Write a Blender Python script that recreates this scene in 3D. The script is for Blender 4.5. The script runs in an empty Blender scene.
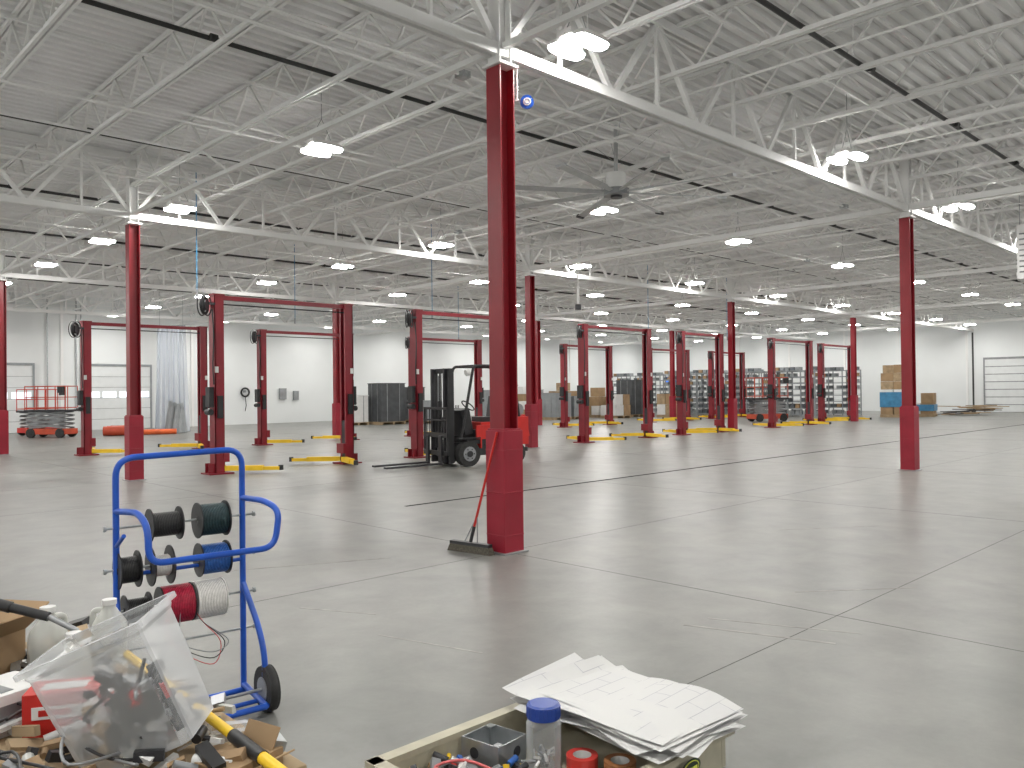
import bpy, math, random
from mathutils import Vector, Matrix, Euler
random.seed(7)
PHI=math.radians(45.8); CP,SP=math.cos(PHI),math.sin(PHI)
def W(a,d,z=0.0):   # plan coordinates measured along / across the walkway -> building grid
    return Vector((d*CP+a*SP, d*SP-a*CP, z))
scene=bpy.context.scene
# ---------------------------------------------------------------- materials
def mat(name,col,rough=0.5,metal=0.0,noise=0.0,nscale=4.0,emis=None,estr=0.0,bump=0.0,spec=0.5,coat=0.0):
    m=bpy.data.materials.new(name); m.use_nodes=True
    nt=m.node_tree; b=nt.nodes['Principled BSDF']
    b.inputs['Roughness'].default_value=rough; b.inputs['Metallic'].default_value=metal
    b.inputs['Specular IOR Level'].default_value=spec
    b.inputs['Coat Weight'].default_value=coat
    c=(col[0],col[1],col[2],1)
    b.inputs['Base Color'].default_value=c
    if noise>0 or bump>0:
        tc=nt.nodes.new('ShaderNodeTexCoord'); n=nt.nodes.new('ShaderNodeTexNoise')
        n.inputs['Scale'].default_value=nscale; n.inputs['Detail'].default_value=3
        nt.links.new(tc.outputs['Object'],n.inputs['Vector'])
        if noise>0:
            r=nt.nodes.new('ShaderNodeValToRGB')
            r.color_ramp.elements[0].position=0.3; r.color_ramp.elements[1].position=0.7
            r.color_ramp.elements[0].color=tuple(max(0,x*(1-noise)) for x in col)+(1,)
            r.color_ramp.elements[1].color=tuple(min(1,x*(1+noise)) for x in col)+(1,)
            nt.links.new(n.outputs['Fac'],r.inputs['Fac']); nt.links.new(r.outputs['Color'],b.inputs['Base Color'])
        if bump>0:
            bp=nt.nodes.new('ShaderNodeBump'); bp.inputs['Strength'].default_value=bump; bp.inputs['Distance'].default_value=0.01
            nt.links.new(n.outputs['Fac'],bp.inputs['Height']); nt.links.new(bp.outputs['Normal'],b.inputs['Normal'])
    if emis:
        b.inputs['Emission Color'].default_value=(*emis,1); b.inputs['Emission Strength'].default_value=estr
    return m
def clear(name,col,amt,rough=0.1,edge=0.6):
    m=bpy.data.materials.new(name); m.use_nodes=True; nt=m.node_tree
    b=nt.nodes['Principled BSDF']; b.inputs['Base Color'].default_value=(*col,1); b.inputs['Roughness'].default_value=rough
    t=nt.nodes.new('ShaderNodeBsdfTransparent'); mx=nt.nodes.new('ShaderNodeMixShader')
    lw=nt.nodes.new('ShaderNodeLayerWeight'); lw.inputs['Blend'].default_value=0.3
    ma=nt.nodes.new('ShaderNodeMath'); ma.operation='MULTIPLY_ADD'; ma.inputs[1].default_value=edge; ma.inputs[2].default_value=amt; ma.use_clamp=True
    nt.links.new(lw.outputs['Facing'],ma.inputs[0]); nt.links.new(ma.outputs[0],mx.inputs[0])
    nt.links.new(t.outputs[0],mx.inputs[1]); nt.links.new(b.outputs[0],mx.inputs[2])
    nt.links.new(mx.outputs[0],nt.nodes['Material Output'].inputs[0])
    return m
RED=mat('column_red',(0.24,0.010,0.018),0.38,noise=0.15,nscale=1.5)
PAD=mat('column_pad_red',(0.29,0.008,0.024),0.5,noise=0.12,nscale=3,bump=0.3)
LRED=mat('lift_red',(0.23,0.010,0.020),0.4,noise=0.15,nscale=2)
BRED=mat('bright_red',(0.55,0.02,0.015),0.4,noise=0.1)
WHITE=mat('white_paint',(0.82,0.82,0.81),0.55,noise=0.03,nscale=1)
DECK=mat('white_deck',(0.80,0.80,0.80),0.6,noise=0.04,nscale=0.7)
WALL=mat('white_wall',(0.76,0.78,0.78),0.7,noise=0.03,nscale=0.5)
DOORW=mat('door_white',(0.72,0.74,0.74),0.5,noise=0.03)
BLACK=mat('black_plastic',(0.018,0.018,0.02),0.45,noise=0.3)
DARK=mat('dark_metal',(0.05,0.05,0.055),0.4,0.5,noise=0.2)
GREY=mat('grey_metal',(0.30,0.31,0.32),0.4,0.5,noise=0.15)
FANG=mat('fan_grey',(0.52,0.53,0.54),0.4,0.2,noise=0.1)
GALV=mat('galvanised',(0.45,0.47,0.48),0.35,0.8,noise=0.2,nscale=20)
YEL=mat('yellow_paint',(0.85,0.55,0.02),0.45,noise=0.1)
ORG=mat('orange_paint',(0.75,0.13,0.03),0.5,noise=0.15)
ORR=mat('orange_red_paint',(0.50,0.07,0.03),0.5,noise=0.15)
BLUE=mat('blue_paint',(0.015,0.09,0.48),0.3,noise=0.12,nscale=8)
CARD=mat('cardboard',(0.33,0.22,0.12),0.8,noise=0.15,nscale=3)
WOOD=mat('wood_pallet',(0.38,0.28,0.17),0.8,noise=0.25,nscale=5)
RUB=mat('rubber',(0.03,0.03,0.03),0.8,noise=0.3,nscale=10)
CREAM=mat('cream_plastic',(0.46,0.43,0.33),0.5,noise=0.15,nscale=12,bump=0.1)
PAPERW=mat('white_card',(0.72,0.72,0.71),0.6,noise=0.05)
LIGHT=mat('led_panel',(1,1,1),0.5,emis=(1.0,0.98,0.94),estr=175)
SIDEGLOW=mat('added_side_glow',(1,1,1),0.5,emis=(1.0,0.98,0.94),estr=150)  # emissive rim added below the housing to spill light up onto the deck
WIN=mat('window_glow',(0.8,0.85,0.9),0.3,emis=(0.85,0.93,1.0),estr=1.0)
CYAN=mat('blue_wrap',(0.05,0.22,0.40),0.4,noise=0.2)
JOINT=mat('joint_dark',(0.025,0.025,0.024),0.9,noise=0.2,spec=0.0)
JOINT2=mat('joint_faint',(0.10,0.10,0.097),0.9,noise=0.2,spec=.1)
MARK=mat('floor_mark',(0.31,0.30,0.28),0.6,noise=0.25,nscale=8)
PIPEB=mat('black_pipe',(0.03,0.03,0.03),0.5,noise=0.2)
WIREG=mat('wire_teal',(0.012,0.035,0.04),0.5,noise=0.3,nscale=60)
WIREB=mat('wire_blue',(0.02,0.10,0.36),0.5,noise=0.3,nscale=60)
WIRER=mat('wire_red',(0.40,0.01,0.04),0.5,noise=0.3,nscale=60)
WIREW=mat('wire_white',(0.75,0.73,0.70),0.5,noise=0.1,nscale=60)
WIREK=mat('wire_black',(0.02,0.02,0.02),0.4,noise=0.3,nscale=60)
PINK=mat('wire_pink',(0.6,0.12,0.12),0.5,noise=0.1)
SHEET=clear('poly_sheet',(0.62,0.67,0.76),0.35,0.35)
CLEAR=clear('clear_plastic',(0.80,0.83,0.86),0.16,0.10,0.8)
BIN=clear('bin_plastic',(0.72,0.74,0.76),0.26,0.15,0.7)
MILK=clear('milky_plastic',(0.66,0.67,0.63),0.55,0.3)
LIDB=mat('blue_lid',(0.02,0.06,0.32),0.35,noise=0.1)
OLIVE=mat('brush',(0.10,0.09,0.07),0.9,noise=0.4,nscale=80)
LABEL=mat('label_dark',(0.03,0.05,0.03),0.4,noise=0.1); LABY=mat('label_yellow',(0.7,0.75,0.1),0.5,noise=0.1)
SG=mat('shelf_grey',(.28,.30,.31),.5,.2,noise=.1); BINB=mat('bin_grey',(.12,.135,.15),.5,noise=.1)

def floor_mat():
    m=bpy.data.materials.new('polished_concrete'); m.use_nodes=True; nt=m.node_tree; b=nt.nodes['Principled BSDF']
    tc=nt.nodes.new('ShaderNodeTexCoord')
    def noise(s,det,rough=0.6,dist=0.0):
        n=nt.nodes.new('ShaderNodeTexNoise'); n.inputs['Scale'].default_value=s; n.inputs['Detail'].default_value=det
        n.inputs['Roughness'].default_value=rough; n.inputs['Distortion'].default_value=dist
        nt.links.new(tc.outputs['Object'],n.inputs['Vector']); return n
    n1=noise(0.45,5,0.6,0.5); n2=noise(2.0,7,0.65,0.3); n3=noise(30,3)
    a=nt.nodes.new('ShaderNodeMath'); a.operation='MULTIPLY_ADD'; a.inputs[1].default_value=0.5
    nt.links.new(n2.outputs['Fac'],a.inputs[0]); 
    a2=nt.nodes.new('ShaderNodeMath'); a2.operation='MULTIPLY'; a2.inputs[1].default_value=0.5
    nt.links.new(n1.outputs['Fac'],a2.inputs[0]); nt.links.new(a2.outputs[0],a.inputs[2])
    r=nt.nodes.new('ShaderNodeValToRGB'); e=r.color_ramp.elements
    e[0].position=0.34; e[0].color=(0.165,0.167,0.157,1); e[1].position=0.66; e[1].color=(0.285,0.282,0.262,1)
    nt.links.new(a.outputs[0],r.inputs['Fac'])
    mx=nt.nodes.new('ShaderNodeMixRGB'); mx.blend_type='MULTIPLY'; mx.inputs[0].default_value=0.12
    nt.links.new(r.outputs['Color'],mx.inputs[1]); nt.links.new(n3.outputs['Fac'],mx.inputs[2])
    nt.links.new(mx.outputs[0],b.inputs['Base Color'])
    mr=nt.nodes.new('ShaderNodeMapRange'); mr.inputs[1].default_value=0.3; mr.inputs[2].default_value=0.7
    mr.inputs[3].default_value=0.33; mr.inputs[4].default_value=0.42
    nt.links.new(n1.outputs['Fac'],mr.inputs[0]); nt.links.new(mr.outputs[0],b.inputs['Roughness'])
    b.inputs['Specular IOR Level'].default_value=0.4
    return m
FLOOR=floor_mat()
def paper_mat():
    m=bpy.data.materials.new('drawing_sheet'); m.use_nodes=True; nt=m.node_tree; b=nt.nodes['Principled BSDF']
    b.inputs['Roughness'].default_value=0.7
    tc=nt.nodes.new('ShaderNodeTexCoord')
    br=nt.nodes.new('ShaderNodeTexBrick'); br.inputs['Scale'].default_value=8; br.inputs['Mortar Size'].default_value=0.007
    br.inputs['Brick Width'].default_value=.9; br.inputs['Row Height'].default_value=.35
    br.inputs['Color1'].default_value=(0.66,0.66,0.65,1); br.inputs['Color2'].default_value=(0.64,0.64,0.64,1); br.inputs['Mortar'].default_value=(0.40,0.40,0.44,1)
    nt.links.new(tc.outputs['Object'],br.inputs['Vector'])
    n=nt.nodes.new('ShaderNodeTexNoise'); n.inputs['Scale'].default_value=11; nt.links.new(tc.outputs['Object'],n.inputs['Vector'])
    r=nt.nodes.new('ShaderNodeValToRGB'); r.color_ramp.elements[0].position=0.47; r.color_ramp.elements[1].position=0.54
    nt.links.new(n.outputs['Fac'],r.inputs['Fac'])
    mx=nt.nodes.new('ShaderNodeMixRGB'); mx.inputs[1].default_value=(0.66,0.66,0.65,1)
    nt.links.new(r.outputs['Color'],mx.inputs[0]); nt.links.new(br.outputs['Color'],mx.inputs[2]); nt.links.new(mx.outputs[0],b.inputs['Base Color'])
    return m
PAPER=paper_mat()

# ---------------------------------------------------------------- mesh builder
class MB:
    def __init__(s): s.v=[];s.f=[];s.m=[];s.sm=[];s.mats=[]
    def mi(s,m):
        if m not in s.mats: s.mats.append(m)
        return s.mats.index(m)
    def add(s,vs,fs,m,smooth=False):
        o=len(s.v); s.v+= [tuple(v) for v in vs]; k=s.mi(m)
        for f in fs: s.f.append(tuple(i+o for i in f)); s.m.append(k); s.sm.append(smooth)
    def box(s,c,d,m,R=None,taper=1.0):
        hx,hy,hz=d[0]/2,d[1]/2,d[2]/2; vs=[]
        if R is not None and not isinstance(R,Matrix): R=Euler(R).to_matrix()
        for z in (-1,1):
            k=taper if z<0 else 1
            for x,y in ((-1,-1),(1,-1),(1,1),(-1,1)):
                p=Vector((x*hx*k,y*hy*k,z*hz))
                if R is not None: p=R@p
                vs.append(p+Vector(c))
        s.add(vs,[(3,2,1,0),(4,5,6,7),(0,1,5,4),(1,2,6,5),(2,3,7,6),(3,0,4,7)],m)
    def cyl(s,p0,p1,r,m,n=12,r2=None,cap=True,smooth=None):
        p0,p1=Vector(p0),Vector(p1); r2=r if r2 is None else r2
        d=(p1-p0).normalized(); u=d.cross(Vector((0,0,1)))
        if u.length<1e-3: u=Vector((1,0,0))
        u.normalize(); w=d.cross(u); vs=[]
        off=math.pi/4 if n==4 else 0
        for p,rr in ((p0,r),(p1,r2)):
            for i in range(n):
                t=2*math.pi*i/n+off; vs.append(p+u*(rr*math.cos(t))+w*(rr*math.sin(t)))
        fs=[(i,(i+1)%n,n+(i+1)%n,n+i) for i in range(n)]
        s.add(vs,fs,m,n>6 if smooth is None else smooth)
        if cap: s.add(vs,[tuple(range(n))[::-1],tuple(range(n,2*n))],m)
    def tube(s,pts,r,m,n=8,closed=False):
        pts=[Vector(p) for p in pts]; N=len(pts); vs=[]; u=None
        for i,p in enumerate(pts):
            if closed: d=(pts[(i+1)%N]-pts[i-1])
            else: d=pts[min(i+1,N-1)]-pts[max(i-1,0)]
            d.normalize()
            if u is None:
                u=d.cross(Vector((0.13,0.2,1)));u.normalize()
            else:
                u=u-d*u.dot(d); u.normalize()
            w=d.cross(u)
            for k in range(n):
                t=2*math.pi*k/n; vs.append(p+u*(r*math.cos(t))+w*(r*math.sin(t)))
        fs=[]
        for i in range(N if closed else N-1):
            j=(i+1)%N
            for k in range(n): fs.append((i*n+k,i*n+(k+1)%n,j*n+(k+1)%n,j*n+k))
        s.add(vs,fs,m,True)
        if not closed: s.add(vs,[tuple(range(n))[::-1],tuple(range((N-1)*n,N*n))],m)
    def ring(s,c,ax,R,r,m,n=20,k=8):
        ax=Vector(ax).normalized(); u=ax.cross(Vector((0.1,0.3,1))).normalized(); w=ax.cross(u); c=Vector(c)
        s.tube([c+u*R*math.cos(2*math.pi*i/n)+w*R*math.sin(2*math.pi*i/n) for i in range(n)],r,m,k,True)
    def build(s,name,loc=(0,0,0),rot=(0,0,0),bevel=0):
        me=bpy.data.meshes.new(name); me.from_pydata(s.v,[],s.f)
        for m in s.mats: me.materials.append(m)
        me.polygons.foreach_set('material_index',s.m); me.polygons.foreach_set('use_smooth',s.sm); me.update()
        o=bpy.data.objects.new(name,me); scene.collection.objects.link(o); o.location=loc; o.rotation_euler=rot
        if bevel:
            b=o.modifiers.new('bevel','BEVEL'); b.width=bevel; b.segments=2; b.limit_method='ANGLE'
        return o
def inst(o,loc,rot=(0,0,0)):
    n=bpy.data.objects.new(o.name.split('.')[0],o.data); scene.collection.objects.link(n); n.location=loc; n.rotation_euler=rot; return n
def smooth(pts,k=6):
    P=[Vector(p) for p in pts]; out=[]
    for i in range(len(P)-1):
        a=P[max(i-1,0)];b=P[i];c=P[i+1];d=P[min(i+2,len(P)-1)]
        for j in range(k):
            t=j/k; out.append(0.5*((2*b)+(c-a)*t+(2*a-5*b+4*c-d)*t*t+(3*b-a-3*c+d)*t**3))
    out.append(P[-1]); return out
def rounded(pts,r=0.06,k=5):
    P=[Vector(p) for p in pts]; out=[P[0]]
    for i in range(1,len(P)-1):
        a,b,c=P[i-1],P[i],P[i+1]; rr=min(r,(a-b).length*.48,(c-b).length*.48)
        s0=b+(a-b).normalized()*rr; s1=b+(c-b).normalized()*rr
        for j in range(k+1):
            t=j/k; out.append(s0*(1-t)**2+b*2*t*(1-t)+s1*t*t)
    out.append(P[-1]); return out

# ---------------------------------------------------------------- room shell
X0,X1,Y0,Y1,H=-7,55,-7,41,6.2
b=MB(); b.box(((X0+X1)/2,(Y0+Y1)/2,-0.1),(X1-X0+.6,Y1-Y0+.6,0.2),FLOOR); b.build('floor')
def wall(name,c,d): b=MB(); b.box(c,d,WALL); return b.build(name)
wall('wall_back',((X0+X1)/2,Y1+.15,3.2),(X1-X0+.6,.3,6.4))
wall('wall_front',((X0+X1)/2,Y0-.15,3.2),(X1-X0+.6,.3,6.4))
wall('wall_right',(X1+.15,(Y0+Y1)/2,3.2),(.3,Y1-Y0,6.4))
wall('wall_left',(X0-.15,(Y0+Y1)/2,3.2),(.3,Y1-Y0,6.4))
# corrugated deck
b=MB(); vs=[];fs=[]; per=.2; prof=[(0,0),(.08,0),(.105,.065),(.175,.065)]
y=Y0; rows=[]
while y<Y1:
    for p in prof: rows.append((y+p[0],H+p[1]))
    y+=per
for (yy,zz) in rows: vs+=[(X0,yy,zz),(X1,yy,zz)]
for i in range(len(rows)-1): fs.append((2*i,2*i+1,2*i+3,2*i+2))
b.add(vs,fs,DECK); b.build('ceiling')
b=MB(); b.box(((X0+X1)/2,(Y0+Y1)/2,H+.25),(X1-X0+.6,Y1-Y0+.6,.1),WHITE); b.build('trim_roof')
# joints
b=MB()
x=5.62-3.57*3
while x<X1:
    b.box((x,(Y0+Y1)/2,0.0004),(.005,Y1-Y0,.0008),JOINT2); x+=5.35
y=5.9-3.37*3
while y<Y1:
    if abs(y-9.27)>.2: b.box(((X0+X1)/2,y,0.0004),(X1-X0,.005,.0008),JOINT2)
    y+=3.37
b.build('trim_floor_joints')
b=MB(); b.box(((6.9+50)/2,9.27,0.001),(43.1,.06,.002),JOINT); b.build('trim_trench_drain')
b=MB()
def strip(p,q,w_=.02):
    p,q=Vector(p),Vector(q); m_=(p+q)/2; b.box((m_.x,m_.y,.0005),((q-p).length,w_,.001),MARK,(0,0,math.atan2((q-p).y,(q-p).x)))
strip(W(1.15,5.55),W(2.0,5.1),.03); strip(W(1.35,5.7),W(2.25,5.3),.02); strip(W(-.9,5.4),W(-.2,5.0)); strip(W(2.2,6.4),W(3.2,6.5)); strip(W(-2.6,7.4),W(-1.2,7.9)); strip(W(3,9.2),W(4.2,9.4)); strip(W(-1.6,6.1),W(-1.0,5.9))
b.build('trim_floor_marks')

# columns
CX=[5.62,16.35,27.05,37.75]; CY=[5.9,16.05,26.1]
def column(name):
    b=MB()
    def hsec(z0,z1,m,w=.2):
        h=(z1-z0); zc=(z0+z1)/2
        b.box((-w/2+.008,0,zc),(.016,w,h),m); b.box((w/2-.008,0,zc),(.016,w,h),m); b.box((0,0,zc),(w-.032,.012,h),m)
    hsec(1.2,4.83,RED); hsec(4.83,6.17,WHITE,.17)
    b.box((0,0,4.85),(.26,.26,.03),WHITE)
    b.box((0,0,.61),(.262,.262,1.2),PAD); b.box((0,0,1.215),(.235,.235,.03),PAD)
    b.box((0,0,.008),(.33,.33,.016),GREY)
    for z in (.18,.6,1.02): b.box((0,0,z),(.268,.268,.012),PAD)
    return b.build(name,bevel=.004)
c0=column('steel_column'); c0.location=(CX[0],CY[0],0)
for i,x in enumerate(CX):
    for j,y in enumerate(CY):
        if i==0 and j==0: continue
        c=inst(c0,(x,y,0)); bm=c.modifiers.new('bevel','BEVEL'); bm.width=.004

# girders along X
b=MB()
for gy in (-4.2,5.9,16.05,26.1,36.2):
    for z,t in ((5.0,.12),(6.12,.1)):
        for o in (-.05,.05): b.box(((X0+X1)/2,gy+o,z),(X1-X0,.04,t),WHITE)
    x=5.62-.89*14; up=True
    while x<X1-.9:
        z0,z1=(5.0,6.12) if up else (6.12,5.0)
        b.cyl((x,gy,z0),(x+.89,gy,z1),.045,WHITE,4,cap=False)
        if up: b.cyl((x+.89,gy,5.0),(x+.89,gy,6.12),.03,WHITE,4,cap=False)
        up=not up; x+=.89
b.build('ceiling_girders')
# joists along Y
b=MB(); x=5.62-1.53*8
while x<X1-.3:
    zb=5.58
    for z in (6.17,zb):
        for o in (-.03,.03): b.box((x+o,(Y0+Y1)/2,z),(.035,Y1-Y0,.05),WHITE)
    y=Y0+.1; up=True
    while y<Y1-.6:
        z0,z1=(zb,6.17) if up else (6.17,zb)
        b.cyl((x,y,z0),(x,y+.52,z1),.02,WHITE,4,cap=False); up=not up; y+=.52
    x+=1.53
b.build('ceiling_joists')
b=MB()
y=Y0+1.5
while y<Y1:
    b.box(((X0+X1)/2,y,5.6),(X1-X0,.03,.03),WHITE); y+=1.7
for cx in CX+[48.45]:
    tk=.11 if cx>10 else .06
    b.box((cx,(Y0+Y1)/2,5.04),(tk,Y1-Y0,tk),WHITE)
    for yy in range(-6,41,2): b.cyl((cx,yy,5.04),(cx,yy+1,5.6),.02,WHITE,4,cap=False)
for yy in (-2,3,8,11,14,19,23,29,33):
    for k in range(0,34,3):
        xx=5.62-1.53*6+k*1.53
        if xx<X1-3: b.cyl((xx,yy,5.6),(xx+1.53,yy,6.15),.012,WHITE,4,cap=False); b.cyl((xx+1.53,yy,5.6),(xx,yy,6.15),.012,WHITE,4,cap=False)
b.build('ceiling_bridging')
b=MB()
for yy,zz in ((4.2,5.62),(9.0,5.66),(13.3,5.62),(18.0,5.66),(22.5,5.62),(27,5.66),(31.5,5.62)):
    b.cyl((X0+.1,yy,zz),(X1-.1,yy,zz),.030,PIPEB,8)
    x=X0+1
    while x<X1:
        b.cyl((x,yy,zz),(x,yy,6.2),.008,WHITE,4,cap=False); b.cyl((x+.4,yy-.04,zz),(x+.48,yy-.04,zz),.045,PIPEB,8); x+=3.2
b.build('ceiling_sprinkler_pipes')
b=MB()
for yy in (7.6,8.0,11.6,15.2,18.8,20.6,25):
    b.cyl((X0+.1,yy,5.52),(X1-.1,yy,5.52),.02,WHITE,6)
for xx in (9.2,13.6,20.0,25,31,40):
    b.cyl((xx,Y0+.1,5.5),(xx,Y1-.1,5.5),.015,WHITE,6)
for xx,yy in ((6.6,7.6),(17.5,7.6),(13,15.2),(20,18.8),(24,11.6)):
    b.box((xx,yy,5.52),(.14,.14,.08),GALV)
b.build('ceiling_conduits')

# lights : twin-lens LED high bays with dropped glowing rims added to brighten the ceiling
b=MB()
b.box((0,0,.09),(.4,.16,.06),WHITE); b.box((0,0,.045),(.12,.34,.03),WHITE)
def se(t,rx,ry,cy,z):
    c,s_=math.cos(t),math.sin(t); return (rx*math.copysign(abs(c)**.6,c),cy+ry*math.copysign(abs(s_)**.6,s_),z)
n=20; quads=[(i,(i+1)%n,n+(i+1)%n,n+i) for i in range(n)]
for s in (-1,1):
    T=[2*math.pi*i/n for i in range(n)]
    lo=[se(t,.235,.105,s*.16,0) for t in T]; hi=[se(t,.20,.085,s*.16,.06) for t in T]
    b.add(lo+hi,quads,WHITE,True); b.add(hi,[tuple(range(n))],WHITE)
    l0=[se(t,.225,.095,s*.16,0) for t in T]; l1=[se(t,.222,.093,s*.16,-.028) for t in T]
    b.add(l1+l0,quads,SIDEGLOW,True); b.add(l1,[tuple(range(n))[::-1]],LIGHT)
for s in (-1,1): b.cyl((s*.22,0,.04),(0,0,.45),.004,GREY,4)
b.cyl((0,0,.45),(0,0,1.04),.005,GREY,4)
b.cyl((.16,0,.1),(.14,0,1.0),.008,WHITE,5)
L0=b.build('high_bay_light'); L0.location=(6.3,5.45,5.12)
LX=[-5.2,.5,6.3,12.7,17.9,23.8,29.6,35.4,41.2,47,52.6]; LY=[-4,.8,5.45,10.4,15.5,19.9,24.4,29.2,34,38.6]
for x in LX:
    for y in LY:
        if (x,y)==(6.3,5.45): continue
        inst(L0,(x,y,5.15 if x<10 else 5.2))

# ---------------------------------------------------------------- fan
b=MB()
b.cyl((0,0,.35),(0,0,1.2),.035,FANG,10); b.box((0,0,1.16),(.3,.3,.03),WHITE)
b.cyl((0,0,.05),(0,0,.32),.17,WHITE,20); b.cyl((0,0,-.06),(0,0,.05),.22,GREY,24); b.cyl((0,0,-.1),(0,0,-.06),.1,DARK,16)
for k in range(8):
    a=math.radians(45*k+14); R=Matrix.Rotation(a,3,'Z')@Matrix.Rotation(math.radians(14),3,'X')
    d=Vector((math.cos(a),math.sin(a),0)); mm=DARK if k in(0,1,3) else FANG
    b.box(d*.42,(.5,.07,.03),FANG,R)
    b.box(d*1.2,(1.5,.12,.018),FANG,R)
    b.box(d*1.98,(.1,.14,.05),mm,R)
for k in range(4):
    a=math.radians(90*k+45); b.cyl((0,0,.5),(math.cos(a)*.9,math.sin(a)*.9,1.2),.004,GREY,4)
b.build('ceiling_fan',(11.0,8.7,4.98))
b=MB(); b.box((0,0,0),(.6,.7,1.2),WHITE)
for i in range(8): b.box((-.31,0,-.45+i*.12),(.03,.6,.02),GREY,(0,.5,0))
for sx in(-.25,.25):
    for sy in(-.3,.3): b.cyl((sx,sy,.6),(sx,sy,1.5),.008,GREY,6)
b.build('unit_heater',(20.9,4.75,4.55))
b=MB(); b.cyl((0,0,0),(0,-.03,0),.07,BLUE,24); b.ring((0,-.03,0),(0,1,0),.035,.007,WHITE); b.cyl((0,-.032,0),(0,-.04,0),.02,WHITE,12)
b.cyl((-.1,0,.02),(-.1,0,.5),.006,WHITE,6); b.tube([(-.24,.0,.02),(-.1,0,.02),(0,0,.02)],.008,WHITE)
b.build('round_sign',(5.62+.33,5.9-.05,4.56),(0,0,math.radians(-45)))

# ---------------------------------------------------------------- lifts
def lift(xa,xb,y,hose=True):
    b=MB(); w=xb-xa
    for sd,x in ((1,0.0),(-1,w)):
        Hh=3.6
        b.box((x-sd*.09,0,Hh/2),(.025,.24,Hh),LRED)
        for sy in (-1,1):
            b.box((x,sy*.11,Hh/2),(.2,.02,Hh),LRED); b.box((x+sd*.092,sy*.09,Hh/2),(.02,.055,Hh),LRED)
        b.box((x,0,Hh+.01),(.24,.26,.03),LRED)
        b.box((x,0,.015),(.5,.45,.03),LRED)
        for sy in (-1,1): b.box((x-sd*.16,sy*.08,.12),(.12,.02,.2),LRED)
        b.box((x+sd*.03,0,.55),(.13,.16,.85),DARK); b.box((x+sd*.13,0,.35),(.12,.28,.22),LRED)
        b.cyl((x,0,1.0),(x,0,3.5),.03,GREY,8)
        b.box((x-sd*.15,0,1.55),(.1,.18,.40),BLACK); b.box((x,-.145,1.35),(.11,.06,.45),BLACK); b.box((x-sd*.06,-.126,2.1),(.07,.02,.12),PAPERW)
        b.cyl((x-sd*.17,-.1,1.25),(x-sd*.17,.1,1.25),.06,BLACK,12)
        dirs=((sd,-sd*.9),(sd*.35,sd*1)) 
        for dx,dy in dirs:
            v=Vector((dx,dy,0)).normalized(); s0=Vector((x+sd*.15,0.1*(1 if dy>0 else -1),.11)); ang=math.atan2(v.y,v.x)
            b.box(s0+v*.35,(.75,.13,.1),YEL,(0,0,ang)); b.box(s0+v*.85+Vector((0,0,-.01)),(.5,.09,.07),YEL,(0,0,ang))
            e=s0+v*1.08; b.cyl((e.x,e.y,.06),(e.x,e.y,.16),.05,BLACK,14)
    b.box((w/2,0,3.56),(w,.08,.09),LRED); b.cyl((.1,-.07,3.42),(w-.1,-.07,3.42),.015,BLACK,6)
    b.box((-.2,-.1,3.42),(.25,.05,.05),DARK)
    b.ring((-.3,-.12,3.38),(1,-1,0),.17,.03,BLACK); b.cyl((-.34,-.08,3.38),(-.26,-.16,3.38),.11,DARK,16)
    b.ring((-.26,-.16,3.38),(1,-1,0),.21,.012,BLACK); b.ring((-.34,-.08,3.38),(1,-1,0),.21,.012,BLACK)
    b.tube(smooth([(-.17,-.18,3.3),(-.15,-.2,2.8),(-.16,-.18,2.2),(-.13,-.15,1.8)]),.014,BLACK,6)
    return b.build('two_post_lift',(xa,y,0))
for xa,xb,y in ((7.2,10.25,15.95),(12.25,15.4,15.95),(18.95,22.2,16.35),(24.1,26.6,16.3),(30.5,33.8,16.3),(36.2,39.4,16.9)):
    lift(xa,xb,y)
for xa,xb in ((7.1,10.3),(12.2,15.4),(18.1,21.3),(26.3,29.4),(32.5,35.7),(38,41.2)):
    lift(xa,xb,23.8)
b=MB(); b.cyl((0,0,3.7),(0,0,6.2),.010,CYAN,6); b.cyl((0,0,3.6),(0,0,3.75),.025,GREY,8); d0=b.build('hanging_air_hose',(7.0,16.4,0))
for x,y in ((14,17.5),(11.8,21),(17.5,19),(24,17.6),(30,18),(21,24.6),(9,26)): inst(d0,(x,y,0))
b=MB(); b.cyl((0,0,4.5),(0,0,6.2),.02,WHITE,8); b.cyl((0,0,4.0),(0,0,4.5),.04,WHITE,8); b.cyl((0,0,3.85),(0,0,4.0),.09,DARK,12); b.build('hanging_cord_drop',(17.2,15.0,0))

# ---------------------------------------------------------------- forklift
b=MB()
def wheel(b,x,y,r,w):
    b.cyl((x,y-w/2,r),(x,y+w/2,r),r,RUB,28); b.cyl((x,y-w/2-.005,r),(x,y+w/2+.005,r),r*.58,GREY,20); b.cyl((x,y-w/2-.03,r),(x,y+w/2+.03,r),r*.25,DARK,12)
    for k in range(6):
        a=k*math.pi/3
        for s in(-1,1): b.cyl((x+math.cos(a)*r*.4,y+s*(w/2+.004),r+math.sin(a)*r*.4),(x+math.cos(a)*r*.4,y+s*(w/2+.014),r+math.sin(a)*r*.4),.015,DARK,6)
for s in(-1,1): wheel(b,0,s*.42,.27,.2); wheel(b,-1.28,s*.38,.23,.17)
b.box((-.55,0,.36),(1.5,.62,.3),DARK)
b.box((-.62,0,.62),(.85,.9,.3),BLACK); b.box((-.15,0,.52),(.4,.98,.1),BLACK)
b.box((-1.3,0,.72),(.55,1.0,.62),BRED); b.box((-1.5,0,.8),(.25,.8,.5),BRED,(0,.25,0)); b.box((-.75,0,.82),(.75,.78,.22),BRED)
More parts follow.
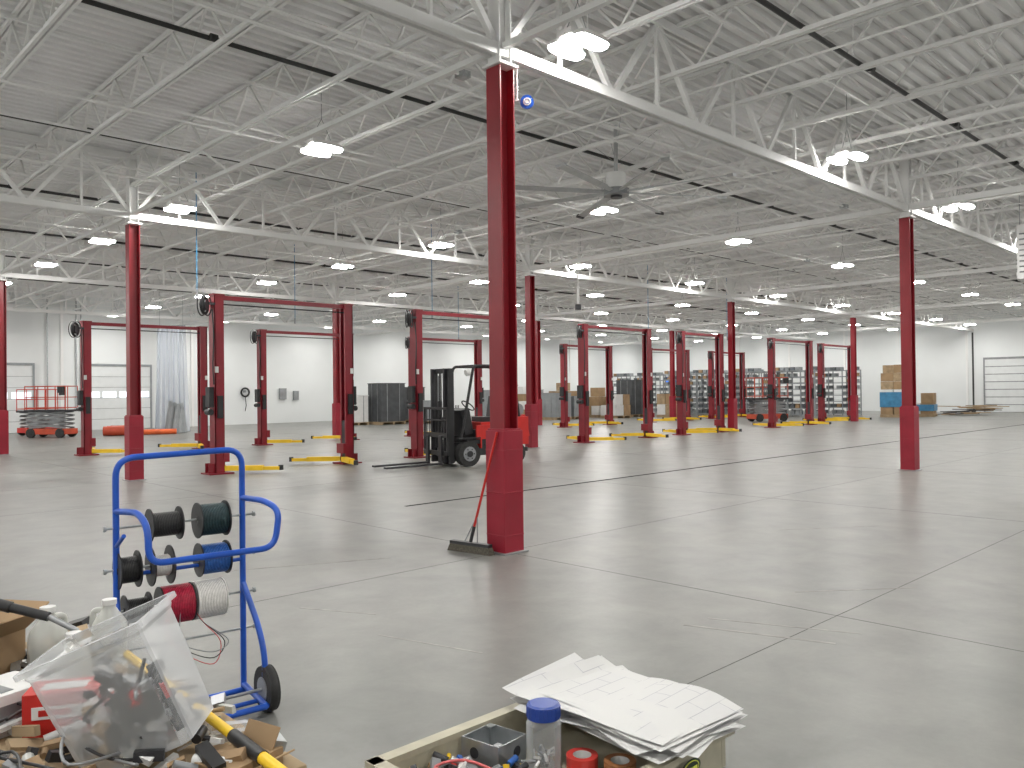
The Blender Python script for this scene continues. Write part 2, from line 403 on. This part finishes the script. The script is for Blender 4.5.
for s in(-1,1):
    b.box((0,s*.42,.60),(.56,.2,.03),BLACK); b.box((-.3,s*.42,.5),(.03,.2,.25),BRED); b.box((-.45,s*.46,.72),(.5,.05,.3),BRED)
b.box((-.75,0,.98),(.45,.46,.12),BLACK); b.box((-1.0,0,1.24),(.12,.44,.5),BLACK,(0,-.15,0))
b.box((-.05,0,.95),(.22,.7,.55),BLACK,(0,.2,0))
b.cyl((-.05,0,1.1),(-.28,0,1.28),.02,BLACK,8); b.ring((-.29,0,1.29),(-.6,0,.7),.16,.015,BLACK)
for k in range(3): b.cyl((-.15,-.2-k*.06,1.1),(-.17,-.2-k*.06,1.3),.01,BLACK,6)
for s in(-1,1):
    b.tube(rounded([(.15,s*.42,.6),(-.18,s*.42,2.16),(-1.2,s*.42,2.16),(-1.38,s*.42,1.0)],.1),.032,BLACK,8)
for k in range(9): b.box((-.25-k*.11,0,2.17),(.035,.84,.03),BLACK)
b.cyl((-1.35,-.4,1.73),(-1.35,.4,1.73),.02,BLACK,8)
b.cyl((-1.45,-.3,1.18),(-1.45,.3,1.18),.14,GREY,18); b.cyl((-1.1,0,2.18),(-1.1,0,2.28),.05,ORG,12)
for s in (-1,1): b.cyl((-.1,s*.36,2.02),(-.02,s*.36,2.0),.07,PAPERW,12)
for s in(-1,1):
    b.box((.36,s*.34,1.08),(.14,.07,2.0),BLACK); b.box((.44,s*.26,1.1),(.1,.05,2.0),DARK); b.cyl((.34,s*.22,.3),(.34,s*.22,1.95),.03,GREY,8)
for z in (.25,1.0,2.05): b.box((.36,0,z),(.08,.72,.1),BLACK)
b.cyl((.42,0,.3),(.42,0,1.4),.05,BLACK,10)
for k in (-.12,-.06,.06,.12): b.cyl((.46,k,.4),(.46,k,2.0),.016,BLACK,6)
for z in (.3,.68): b.box((.53,0,z),(.05,1.0,.1),BLACK)
for y_ in (-.48,.48): b.box((.53,y_,.75),(.04,.04,1.0),BLACK)
b.box((.53,0,1.25),(.04,1.0,.05),BLACK); b.box((.53,0,1.0),(.03,.98,.03),BLACK)
for k in range(7): b.box((.53,-.39+k*.13,.95),(.02,.02,.6),BLACK)
for s in(-1,1):
    b.box((.58,s*.27,.36),(.045,.12,.62),DARK); b.box((1.23,s*.27,.075),(1.3,.12,.04),DARK,(0,.01,0))
b.build('forklift',(11.55,13.62,0),(0,0,math.radians(171)),bevel=.008)

# ---------------------------------------------------------------- broom
b=MB()
h0=W(-.63,8.28,.085); h1=W(-.23,7.98,.085); mid=(h0+h1)/2
ang=math.atan2((h1-h0).y,(h1-h0).x); L=(h1-h0).length
b.box(mid,(L,.065,.03),DARK,(0,0,ang)); b.box(mid-Vector((0,0,.05)),(L*.98,.075,.07),OLIVE,(0,0,ang),taper=1.12)
top=Vector((5.62-.145,5.9-.05,1.2))
b.cyl(mid+Vector((0,0,.02)),mid+(top-mid)*.14+Vector((0,0,.02)),.018,DARK,8)
b.cyl(mid+Vector((0,0,.02)),top,.0125,BRED,10)
for s in(-1,1): b.cyl(mid+(h1-mid)*s*.35,mid+(top-mid)*.25,.006,GREY,6)
b.build('push_broom')

# ---------------------------------------------------------------- wire spool cart
b=MB(); r=.0155
w=.61
b.tube(rounded([(0,0,.05),(0,0,1.3),(w,0,1.315),(w,0,.05)],.09,8),r,BLUE,10)
b.tube(rounded([(0,0,1.05),(.05,-.2,1.06),(.06,-.31,1.0),(.06,-.32,.84),(w+.04,-.32,.84),(w+.07,-.31,1.02),(w+.04,-.2,1.06),(w,0,1.06)],.07,6),r,BLUE,10)
b.cyl((0,0,.88),(0,-.14,.95),.01,BLUE); 
for x in (0,w):
    o=.05 if x>0 else -.05
    b.tube(rounded([(x,0,.62),(x+o*.5,-.14,.42),(x+o*.6,-.21,.28),(x+o*.6,-.21,.1)],.12,6),r,BLUE,10)
    b.tube(rounded([(x,0,.09),(x,-.3,.06)],.03),r,BLUE,10)
b.cyl((-.0,0,.06),(w,0,.06),r,BLUE,10); b.cyl((0,-.3,.06),(w,-.3,.06),r,BLUE,10); b.cyl((0,0,.74),(w,0,.74),.010,BLUE,8)
b.cyl((0,-.2,.06),(w,-.2,.06),.012,BLUE,8)
b.cyl((-.07,-.21,.115),(w+.07,-.21,.115),.009,GREY,8)
for x in (-.05,w+.04):
    b.cyl((x-.025,-.21,.115),(x+.025,-.21,.115),.112,RUB,28); b.cyl((x-.029,-.21,.115),(x+.029,-.21,.115),.06,GREY,20)
    b.ring((x,-.21,.115),(1,0,0),.092,.027,RUB,28)
for z in (.97,.77,.57,.38): 
    b.cyl((-.05,0,z),(w+.06,0,z),.006,GALV,8); 
    for x in(-.05,w+.06): b.cyl((x-.006,0,z),(x+.006,0,z),.014,GALV,8)
def spool(x,z,wd,R,wm,fm,rc=.6,y=0):
    for s in(-1,1): b.cyl((x+s*wd/2-.003,y,z),(x+s*wd/2+.003,y,z),R,fm,24)
    b.cyl((x-wd/2,y,z),(x+wd/2,y,z),R*rc*1.1,wm,20)
    k=int(wd/.008)
    for i in range(k): b.ring((x-wd/2+.006+i*(wd-.01)/k,y,z),(1,0,0),R*rc*1.12,.0045,wm,18,5)
    b.cyl((x-wd/2-.006,y,z),(x+wd/2+.006,y,z),.022,fm,12)
spool(.22,.965,.14,.082,WIREK,BLACK); spool(.45,.965,.14,.09,WIREG,BLACK,.75)
spool(.05,.765,.09,.088,WIREK,BLACK); spool(.2,.765,.09,.095,WIREW,BLACK,.45); spool(.455,.765,.14,.085,WIREB,BLACK,.75)
spool(.09,.565,.11,.08,WIREK,BLACK); spool(.27,.565,.15,.095,WIRER,BLACK,.85); spool(.43,.565,.14,.095,WIREW,WIREW,.85)
for k in range(3):
    b.tube(smooth([(.21+.03*k,-.08,.56),(.2+.03*k,-.1,.45),(.28,-.1,.34+.02*k),(.42,-.1,.26+.03*k),(.46+.02*k,-.09,.36),(.38,-.08,.47),(.33,-.07,.55)]),.0025,(PINK,WIREK,GREY)[k],5)
b.build('wire_spool_cart',(1.35,4.10,0),(0,0,math.radians(-5)))

# ---------------------------------------------------------------- utility cart
cx0,cx1,cy0,cy1=.95,1.6,.97,1.40; ccx,ccy=(cx0+cx1)/2,(cy0+cy1)/2; lw_,ww_=cx1-cx0,cy1-cy0
def tray(b,cx,cy,z,L,Wd,h,m):
    t=.014
    b.box((cx,cy,z-h+.006),(L-.02,Wd-.02,.012),m)
    for s in(-1,1):
        b.box((cx,cy+s*(Wd/2-t/2-.006),z-h/2),(L-.01,t,h),m); b.box((cx+s*(L/2-t/2-.006),cy,z-h/2),(t,Wd-.01,h),m)
        b.box((cx,cy+s*(Wd/2-.006),z-.006),(L+.02,.03,.014),m); b.box((cx+s*(L/2-.006),cy,z-.006),(.03,Wd+.02,.014),m)
b=MB(); tray(b,ccx,ccy,.85,lw_,ww_,.085,CREAM); tray(b,ccx,ccy,.35,lw_,ww_,.07,CREAM)
for sx in(-1,1):
    for sy in(-1,1):
        px,py=ccx+sx*(lw_/2-.04),ccy+sy*(ww_/2-.04)
        b.cyl((px,py,.1),(px,py,.28),.022,CREAM,12); b.box((px,py,.56),(.05,.05,.42),CREAM)
        b.cyl((px,py-.014,.05),(px,py+.014,.05),.05,RUB,20); b.box((px,py,.1),(.04,.045,.03),GREY)
n=24; c=Vector((1.44,cy0-.0035,.815))
for rr,mm,off in((1,LABEL,0),(.8,LABY,.001),(.7,LABEL,.002)):
    vs=[(c.x+.036*rr*math.cos(2*math.pi*i/n),c.y-.004-off,c.z+.019*rr*math.sin(2*math.pi*i/n)) for i in range(n)]
    b.add(vs,[tuple(range(n))],mm)
b.box((c.x,c.y-.008,c.z),(.034,.001,.008),LABY)
b.build('utility_cart',bevel=.003)
tz=.778
b=MB()
b.cyl((0,0,0),(0,0,.1),.038,CLEAR,28,cap=False); b.cyl((0,0,.1),(0,0,.112),.038,CLEAR,28,r2=.032,cap=False); b.cyl((0,0,0),(0,0,.004),.037,CLEAR,28)
b.cyl((0,0,.112),(0,0,.14),.036,LIDB,28); b.cyl((0,0,.14),(0,0,.143),.034,LIDB,28,r2=.03)
for k in range(24):
    a=2*math.pi*k/24; b.cyl((.036*math.cos(a),.036*math.sin(a),.114),(.036*math.cos(a),.036*math.sin(a),.138),.0015,LIDB,5)
for k in range(30):
    a=random.uniform(0,6.28);q=random.uniform(0,.028); z=.01+random.random()*.03
    b.box((q*math.cos(a),q*math.sin(a),z),(.02,.005,.005),random.choice([GALV,PAPERW,GREY]),(random.random()*3,random.random()*3,random.random()*3))
b.build('plastic_jar',(1.285,1.235,tz))
b=MB()
for s in(-1,1):
    b.box((s*.048,0,.027),(.003,.1,.054),GALV); b.box((0,s*.05,.027),(.1,.003,.054),GALV)
    b.cyl((s*.0495,.015,.027),(s*.0505,.015,.027),.012,DARK,16); b.cyl((.015,s*.0515,.027),(.015,s*.0525,.027),.012,DARK,16)
b.box((0,0,.002),(.098,.1,.003),GALV)
for sx in(-1,1): b.box((sx*.038,sx*.04,.053),(.018,.014,.003),GALV)
b.build('electrical_box',(1.215,1.32,tz+.014),(0,.04,.15))
def tape(x,y,z,m,m2,name='tape_roll'):
    b=MB(); n=28; R,r_,h=.034,.02,.02
    vs=[];
    for rad,zz in((R,0),(R,h),(r_,h),(r_,0)): vs+=[(rad*math.cos(2*math.pi*i/n),rad*math.sin(2*math.pi*i/n),zz) for i in range(n)]
    for k,mm in ((0,m),(1,m),(2,m2),(3,m)):
        fs=[(k*n+i,k*n+(i+1)%n,((k+1)%4)*n+(i+1)%n,((k+1)%4)*n+i) for i in range(n)]
        b.add(vs,fs,mm,False)
    b.build(name,(x,y,z))
tape(1.325,1.16,tz,ORG,PAPERW); tape(1.325,1.16,tz+.021,mat('tape_red',(.6,.05,.04),.4,noise=.1),PAPERW)
tape(1.36,1.085,tz,mat('tape_green',(.02,.25,.08),.4,noise=.1),PAPERW); tape(1.36,1.085,tz+.021,mat('tape_brown',(.35,.15,.06),.4,noise=.1),PAPERW)
tape(1.28,1.09,tz,mat('tape_white',(.7,.7,.7),.4,noise=.1),PAPERW)
b=MB(); ms=[GALV,GREY,DARK,BLACK,CARD,PAPERW,BRED,YEL,WIREB,GALV,GREY]
for k in range(300):
    x=random.uniform(.99,1.24);y=random.uniform(1.03,1.36)
    if x>1.14 and y>1.25: continue
    z=tz+random.uniform(.008,.045); m=random.choice(ms); rt=(random.uniform(-.5,.5),random.uniform(-.5,.5),random.uniform(0,3.14))
    if random.random()<.5: b.box((x,y,z),(random.uniform(.01,.05),random.uniform(.008,.02),random.uniform(.004,.015)),m,rt)
    else:
        v=Matrix.Rotation(rt[2],3,'Z')@Vector((random.uniform(.015,.04),0,random.uniform(-.01,.01))); p=Vector((x,y,z+.003)); b.cyl(p-v*.5,p+v*.5,random.uniform(.003,.009),m,8)
b.tube(smooth([(1.0,1.1,tz+.05),(1.08,1.2,tz+.06),(1.05,1.32,tz+.05),(1.12,1.3,tz+.05),(1.13,1.15,tz+.05)]),.003,PINK,6)
b.build('loose_hardware')
# drawings
b=MB()
for k in range(13):
    L_,W_=.432,.285; a=random.uniform(-.13,.13)+(.16 if k==3 else 0)-(.16 if k==6 else 0); ox,oy=random.uniform(-.016,.016),random.uniform(-.018,.018); nx,ny=14,18
    if k==12: ox,oy,a=-.02,.02,.08
    vs=[]
    for i in range(nx+1):
        for j in range(ny+1):
            u=i/nx-.5; v=j/ny-.5; x=u*W_; y=v*L_
            z=.008+k*.0026+.035*(max(0,abs(v)-.3)/.2)**2*(1 if v>0 else -.30)*(.6+.4*math.sin(k*2.1))*.6+.014*math.sin(v*7+k*.3)*(u+.5)+.024*max(0,-u-.25)*3*math.sin(v*5+1)*.3
            X_=x*math.cos(a)-y*math.sin(a)+ox; Y_=x*math.sin(a)+y*math.cos(a)+oy
            vs.append((X_,Y_,max(z,.004+k*.0026)))
    fs=[(i*(ny+1)+j,(i+1)*(ny+1)+j,(i+1)*(ny+1)+j+1,i*(ny+1)+j+1) for i in range(nx) for j in range(ny)]
    b.add(vs,fs,PAPER,True)
b.build('construction_drawings',(1.495,1.175,.853))

# ---------------------------------------------------------------- left work table and its pile
b=MB(); tx0,tx1,ty0,ty1,tt=.05,.93,1.62,3.1,.78
b.box(((tx0+tx1)/2,(ty0+ty1)/2,tt-.02),(tx1-tx0,ty1-ty0,.04),WOOD)
for x in(tx0+.06,tx1-.06):
    for y in(ty0+.06,ty1-.06): b.box((x,y,(tt-.04)/2),(.05,.05,tt-.04),GREY)
b.box(((tx0+tx1)/2,ty0+.06,.3),(tx1-tx0-.1,.03,.04),GREY); b.box(((tx0+tx1)/2,ty1-.06,.3),(tx1-tx0-.1,.03,.04),GREY)
b.build('work_table',bevel=.003)
def tote():
    b=MB(); w0,d0,w1,d1,h=.122,.085,.134,.10,.285
    def loop(hw,hd,z,r=.02):
        out=[]
        for cx,cy,a0 in((hw-r,hd-r,0),(-hw+r,hd-r,90),(-hw+r,-hd+r,180),(hw-r,-hd+r,270)):
            for k in range(4): a=math.radians(a0+k*30); out.append((cx+r*math.cos(a),cy+r*math.sin(a),z))
        return out
    loops=[loop(w0,d0,0),loop((w0+w1)/2,(d0+d1)/2,h*.55),loop(w1-.004,d1-.004,h*.9),loop(w1,d1,h*.93),loop(w1,d1,h),loop(w1+.012,d1+.012,h),loop(w1+.012,d1+.012,h-.012)]
    vs=[p for l in loops for p in l]; N=16
    fs=[(k*N+i,k*N+(i+1)%N,(k+1)*N+(i+1)%N,(k+1)*N+i) for k in range(len(loops)-1) for i in range(N)]
    b.add(vs,fs,BIN,False); b.add(loops[0],[tuple(range(N))],BIN)
    for k in range(60):
        x=random.uniform(-.09,.09);y=random.uniform(-.06,.06);z=random.uniform(.02,.15-.5*x*.6)
        b.box((x,y,z),(random.uniform(.02,.08),random.uniform(.01,.035),random.uniform(.01,.03)),random.choice([BLACK,BLACK,GREY,DARK,DARK,GREY,PAPERW,CARD,BRED,CLEAR]),(random.random()*2,random.random()*2,random.random()*3))
    for k in range(7): 
        b.tube(smooth([(random.uniform(-.09,.09),random.uniform(-.06,.06),random.uniform(.03,.18)) for _ in range(5)]),.0045,random.choice([BLACK,DARK]),6)
    return b.build('clear_storage_bin')
t=tote()
fw=Vector((CP,SP,0)); Rz=Matrix.Rotation(PHI-math.pi/2,4,'Z')
lean=Matrix.Rotation(math.radians(-23),4,fw)
base=W(-.815,1.84,.815)
t.matrix_world=Matrix.Translation(base)@lean@Matrix.Rotation(math.radians(5),4,Vector((SP,-CP,0)))@Rz
b=MB(); b.box((0,0,.05),(.16,.1,.11),BRED); b.box((0,-.0505,.06),(.12,.002,.03),PAPERW); b.box((-.01,-.0515,.06),(.07,.002,.015),BRED); b.box((0,0,.1055),(.1,.05,.002),PAPERW)
o=b.build('red_carton',W(-1.09,1.98,tt+.015),(0,0,PHI-math.pi/2+.25),bevel=.002)
b=MB(); b.box((0,0,.05),(.16,.2,.1),PAPERW); b.box((0,0,.101),(.12,.03,.002),GREY); b.box((.0805,0,.05),(.002,.1,.05),GREY)
b.build('white_carton',W(-1.29,2.02,tt+.002),(0,0,PHI-math.pi/2-.5),bevel=.002)
b=MB()
for s in(-1,1):
    b.box((s*.14,0,.06),(.004,.22,.12),CARD); b.box((0,s*.11,.06),(.28,.004,.12),CARD)
    b.box((s*.19,0,.145),(.11,.22,.004),CARD,(0,-s*.5,0)); b.box((0,s*.15,.15),(.28,.1,.004),CARD,(s*.7,0,0))
b.box((0,0,.003),(.28,.22,.004),CARD); b.box((.02,0,.08),(.2,.16,.08),PAPERW,(.1,.2,.3))
b.build('open_cardboard_box',W(-1.62,2.36,tt+.002),(0,0,.6))
b=MB(); b.box((0,0,.02),(.15,.11,.04),CARD); b.box((0,-.07,.03),(.14,.06,.004),CARD,(-.5,0,0)); b.box((.06,0,.06),(.004,.1,.05),CARD,(0,.5,0)); b.box((0,0,.041),(.13,.03,.002),WOOD)
b.build('cardboard_carton',W(-.60,1.77,tt+.002),(0,0,.25),bevel=.001)
def jug(loc,rz,h=.24):
    b=MB(); n=20; k_=h/.24; prof=[(.055*k_,0),(.062*k_,.01),(.064*k_,h*.55),(.058*k_,h*.68),(.035*k_,h*.82),(.018,h*.9),(.018,h*.97)]
    vs=[(r*math.cos(2*math.pi*i/n),r*math.sin(2*math.pi*i/n),z) for r,z in prof for i in range(n)]
    fs=[(k*n+i,k*n+(i+1)%n,(k+1)*n+(i+1)%n,(k+1)*n+i) for k in range(len(prof)-1) for i in range(n)]
    b.add(vs,fs,MILK,True); b.add(vs[:n],[tuple(range(n))],MILK)
    b.cyl((0,0,h*.95),(0,0,h*1.03),.021,PAPERW,16); b.tube(rounded([(.02,0,h*.86),(.07*k_,0,h*.84),(.075*k_,0,h*.6),(.06*k_,0,h*.52)],.03),.009,MILK,8)
    return b.build('plastic_jug',loc,(0,0,rz))
jug(W(-1.36,2.38,tt+.002),.5,.2); jug(W(-1.24,2.5,tt+.002),2.2,.19); jug(W(-1.22,2.26,tt+.002),4,.16)
b=MB(); p0=W(-1.40,2.27,1.015);p1=W(-1.30,2.28,.985); b.cyl(p0,p1,.013,BLACK,12); d=(p1-p0).normalized()
b.cyl(p1,p1+d*.08-Vector((0,0,.02)),.008,GREY,10); b.cyl(p0-d*.04,p0,.016,BLACK,12)
b.build('hammer')
b=MB(); a0=W(-1.14,2.40,.84);a1=W(-.42,1.60,.83); d=(a1-a0)
b.cyl(a0,a0+d*.7,.012,YEL,12); b.cyl(a0+d*.7,a0+d*.84,.015,BLACK,12); b.cyl(a0+d*.84,a1,.013,YEL,12); b.cyl(a0+d*.45,a0+d*.5,.014,BLACK,12)
b.build('yellow_pole')
b=MB(); ms=[BLACK,BLACK,DARK,GREY,GREY,PAPERW,PAPERW,CARD,CLEAR,MILK,GALV,WOOD]
for k in range(340):
    x=random.uniform(.15,.9);y=random.uniform(1.66,3.05); z=tt+random.uniform(.02,.055)
    sx,sy,sz=random.uniform(.03,.1),random.uniform(.01,.05),random.uniform(.008,.025)
    rt=(random.uniform(-.4,.4),random.uniform(-.4,.4),random.uniform(0,3.14)); m=random.choice(ms)
    if random.random()<.6: b.box((x,y,z),(sx,sy,sz),m,rt)
    else:
        v=Matrix.Rotation(rt[2],3,'Z')@Vector((sx,0,random.uniform(-.02,.02))); b.cyl(Vector((x,y,z))-v*.5,Vector((x,y,z))+v*.5,sz*.5,m,10)
for k in range(9):
    c=Vector((random.uniform(.4,.8),random.uniform(1.8,2.9),tt+.05))
    b.tube(smooth([c+Vector((random.uniform(-.12,.12),random.uniform(-.12,.12),random.uniform(-.02,.04))) for _ in range(6)]),.0035,random.choice([BLACK,BLACK,BLACK,GREY]),6)
b.build('loose_parts_pile')

# ---------------------------------------------------------------- background objects
def sdoor(name,c,along,wd,h,win,gap=.05):
    b=MB(); n=int(h/.45)
    if along=='x': b.box((0,-.02,h/2),(wd,.03,h),GREY)
    else: b.box((-.02,0,h/2),(.03,wd,h),GREY)
    for i in range(n):
        z=(i+.5)*h/n
        if along=='x': b.box((0,-.05,z),(wd,.06,h/n-gap),DOORW); 
        else: b.box((-.05,0,z),(.06,wd,h/n-gap),DOORW)
    if win:
        for k in range(4):
            o=(-1.5+k)*wd/4
            if along=='x': b.box((o,-.09,h*.55),(wd/4-.15,.02,.28),WIN)
            else: b.box((-.09,o,h*.55),(.02,wd/4-.15,.28),WIN)
    for s in(-1,1):
        if along=='x': b.box((s*(wd/2+.04),-.06,h/2),(.08,.12,h),SG)
        else: b.box((-.06,s*(wd/2+.04),h/2),(.12,.08,h),GREY)
    if along=='x': b.box((0,-.06,h+.05),(wd+.16,.12,.1),SG)
    else: b.box((-.06,0,h+.05),(.12,wd+.16,.1),GREY)
    b.build(name,c)
sdoor('door_1',(8.2,Y1,0),'x',3.6,3.0,True,.02); sdoor('door_2',(13.6,Y1,0),'x',3.0,3.0,True,.02)
sdoor('door_3',(X1,13.6,0),'y',3.6,3.2,False); sdoor('door_4',(X1,8.5,0),'y',3.6,3.2,False)
sdoor('door_5',(X1,36,0),'y',1.0,2.1,False,.0)
b=MB()
for x in (11.2,17.2,31,38,46): b.box((x,Y1-.03,3),(.12,.06,6),WHITE)
for y in (16.4,20,24,28,32): b.box((X1-.03,y,3),(.06,.12,6),WHITE)
for x in (10.6,11.8,12.0): b.cyl((x,Y1-.08,1),(x,Y1-.08,6),.03,GALV,6)
b.build('trim_wall_pilasters')
b=MB(); b.cyl((0,0,0),(0,0,4.85),.05,PIPEB,10); b.box((0,0,.05),(.2,.2,.1),PIPEB); b.build('black_downpipe',(X1-.25,16.0,0))
b=MB()
for x,z,w_,h_ in((22.2,1.6,.4,.6),(23.0,1.5,.3,.5),(26.2,1.6,.5,.8)): b.box((x,Y1-.08,z),(w_,.14,h_),GREY)
b.build('electrical_panels')
b=MB(); b.ring((0,-.12,0),(0,1,0),.22,.05,BLACK,16); b.box((0,-.05,.05),(.12,.1,.12),GREY); b.tube([(0,-.12,-.2),(.05,-.12,-.7),(0,-.1,-1.0)],.02,BLACK)
h0=b.build('wall_hose_reel',(20,Y1,1.7)); inst(h0,(28.5,Y1,1.7)); inst(h0,(33,Y1,1.7))
def scissor(loc,rz,m,sc=1.0):
    b=MB(); b.box((0,0,.25),(1.8,.75,.22),m); 
    for sx in(-.65,.65):
        for sy in(-.36,.36): b.cyl((sx,sy-.06,.19),(sx,sy+.06,.19),.19,RUB,18)
    z=.38
    for k in range(4):
        for sy in(-.28,.28):
            b.box((0,sy,z+.09),(1.65,.05,.06),GREY,(0,.09,0)); b.box((0,sy*.85,z+.09),(1.65,.05,.06),GREY,(0,-.09,0))
        z+=.17
    zt=z+.04; b.box((0,0,zt),(1.85,.8,.08),DARK)
    for zz in(.12,.55,1.0):
        for sy in(-.38,.38): b.cyl((-.9,sy,zt+zz),(.9,sy,zt+zz),.02,m,6)
        for sx in(-.9,.9): b.cyl((sx,-.38,zt+zz),(sx,.38,zt+zz),.02,m,6)
    for sx in(-.9,-.45,0,.45,.9):
        for sy in(-.38,.38): b.cyl((sx,sy,zt),(sx,sy,zt+1.0),.02,m,6)
    b.box((.75,-.42,zt+.85),(.25,.15,.25),BLACK)
    b.build('scissor_lift',loc,(0,0,rz)).scale=(sc,sc,sc)
scissor((9.3,35.4,0),-.9,ORR,.95); scissor((9.6,38.0,0),.3,BRED,.9); scissor((36.2,19.6,0),-.5,ORR)
b=MB()
for k in range(3): b.cyl((0,k*.45,.2),(1.0,k*.45+.1,.2),.19,ORR,18)
b.cyl((1.3,.2,.12),(2.6,.6,.12),.11,ORG,14)
b.build('orange_duct_tubes',W(-16.2,32.3),(0,0,-.6))
b=MB(); n=60; vs=[]
for i in range(n+1):
    t=i/n; x=t*1.2; yy=.12*math.sin(t*38)+.05*math.sin(t*91)
    vs+= [(x,yy,4.6),(x*1.1-.06,yy*1.5,2.4),(x*1.25-.15,yy*2.2,.02)]
fs=[]
for i in range(n):
    for k in range(2): fs.append((i*3+k,(i+1)*3+k,(i+1)*3+k+1,i*3+k+1))
b.add(vs,fs,SHEET,True); b.cyl((0,0,4.6),(1.2,0,4.6),.02,GREY,6)
for x in(.1,1.1): b.cyl((x,0,4.6),(x,0,6.1),.006,GREY,5)
b.build('plastic_sheeting',W(-15.3,35.2),(0,0,math.radians(-44)))
b=MB()
for k in range(12):
    a=k*2.4; b.cyl((.3*math.cos(a),.3*math.sin(a),0),(.22*math.cos(a+.5),.22*math.sin(a+.5),random.uniform(.9,1.35)),.16,SG,9,r2=.08)
b.build('wrapped_bundle',W(-14.2,34.4))
def crate(name,loc,s,m,rz=0,strap=None):
    b=MB(); 
    for k in(-1,0,1): b.box((k*(s[0]/2-.06),0,.06),(.1,s[1],.12),WOOD)
    b.box((0,0,.13),(s[0],s[1],.03),WOOD)
    if m in (CARD,):
        nz=max(2,int(s[2]/.42)); hz=s[2]/nz
        for iz in range(nz):
            for ix in(-1,1):
                for iy in(-1,1):
                    if iz==nz-1 and random.random()<.3: continue
                    b.box((ix*s[0]*.24+random.uniform(-.02,.02),iy*s[1]*.24+random.uniform(-.02,.02),.15+hz*(iz+.5)),(s[0]*.46,s[1]*.46,hz-.015),random.choice([CARD,CARD,CARD,WOOD,PAPERW]))
        if strap: b.box((0,0,.15+s[2]*.3),(s[0]+.01,s[1]+.01,s[2]*.3),strap)
    else:
        b.box((0,0,.15+s[2]/2),(s[0]-.05,s[1]-.05,s[2]),m); b.box((0,0,.16+s[2]),(s[0],s[1],.03),m)
        for k in(-1,1): b.box((k*s[0]*.25,0,.17+s[2]/2),(.03,s[1]-.02,s[2]+.02),GREY)
        for k in(-1,1): b.box((0,k*s[1]*.2,.15+s[2]*.5),(s[0]-.02,.02,s[2]),GREY)
    return b.build(name,loc,(0,0,rz))
DG=mat('dark_crate',(.06,.065,.07),.5,noise=.2)
crate('equipment_crate',(24.2,34.0,0),(1.5,1.2,1.9),DG); crate('equipment_crate',(25.9,33.0,0),(1.2,1.2,1.0),SG); crate('equipment_crate',(22.6,34.6,0),(1.2,1.0,1.3),PAPERW)
crate('equipment_crate',(26.4,35.2,0),(1.5,1.2,1.7),DG)
for k,(x,y,h_,m) in enumerate(((33.5,33.5,1.7,CARD),(35.5,32.2,1.9,CARD),(37.2,31.0,1.6,CARD),(34.6,30.6,1.1,SG),(36.6,29.2,1.2,CARD),(38.8,29.8,2.0,DG),(31.8,34.0,1.5,SG),(31,31.5,.9,CARD),(39.2,27.2,1.2,CARD),(35,34.5,1.5,SG),(33,30.5,1.3,SG))):
    crate('pallet_of_boxes',(x,y,0),(1.3,1.2,h_),m)
crate('pallet_of_boxes',(44.4,16.7,0),(1.3,1.3,2.6),CARD,.2,CYAN); crate('pallet_of_boxes',(45.9,15.9,0),(1.3,1.3,1.1),CARD,.2,CYAN)
b=MB()
for k in range(24): b.box((random.uniform(-1.3,1.3),random.uniform(-.6,.6),.05+k*.02),(random.uniform(1,2.2),random.uniform(.1,.2),.04),random.choice([WOOD,CARD,DARK]),(0,random.uniform(-.05,.05),random.uniform(-.5,.5)))
b.build('lumber_pile',(49,14.5,0),(0,0,-.8))
b=MB()
for sx in(-.3,.3):
    for sy in(-1.2,-.4,.4,1.2): b.box((sx,sy,1.3),(.05,.05,2.6),SG)
for k in range(8): b.box((0,0,.1+k*.35),(.62,2.42,.04),SG)
for k in range(8):
    for q in range(8):
        if random.random()<.75: b.box((0,-1.05+q*.3,.1+k*.35+.12),(.45,.24,.18),random.choice([SG,SG,SG,BINB,BINB,BINB,CARD]))
for k in range(7):
    b.cyl((.31,-1.2,.2+k*.34),(.31,1.2,.2+k*.34),.01,SG,4)
s0=b.build('parts_shelving',(46,20.5,0))
for y in (23,25.5,28,30.5,33,35.5): inst(s0,(46,y,0))
for y in (21.5,24,26.5,29): inst(s0,(43,y,0))
b=MB(); b.box((0,0,0),(.05,1.1,.65),BLACK); b.box((-.03,0,0),(.01,1.0,.56),mat('screen_blue',(.05,.2,.7),.3,emis=(.05,.2,.9),estr=.8)); b.box((.1,0,0),(.15,.2,.2),DARK)
b.build('wall_screen',(X1-.2,38,2.3))

# ---------------------------------------------------------------- camera / world
cam=bpy.data.cameras.new('camera'); co=bpy.data.objects.new('camera',cam); scene.collection.objects.link(co)
cam.sensor_width=36; cam.lens=28.65; cam.clip_end=200
co.matrix_world=Matrix.Translation((0,0,1.6))@Matrix.Rotation(PHI-math.pi/2,4,'Z')@Matrix.Rotation(math.radians(90.5),4,'X')@Matrix.Rotation(math.radians(-.66),4,'Z')
scene.camera=co
w=bpy.data.worlds.new('world'); scene.world=w; w.use_nodes=True
w.node_tree.nodes['Background'].inputs[0].default_value=(.6,.65,.7,1); w.node_tree.nodes['Background'].inputs[1].default_value=.3
scene.view_settings.view_transform='Standard'
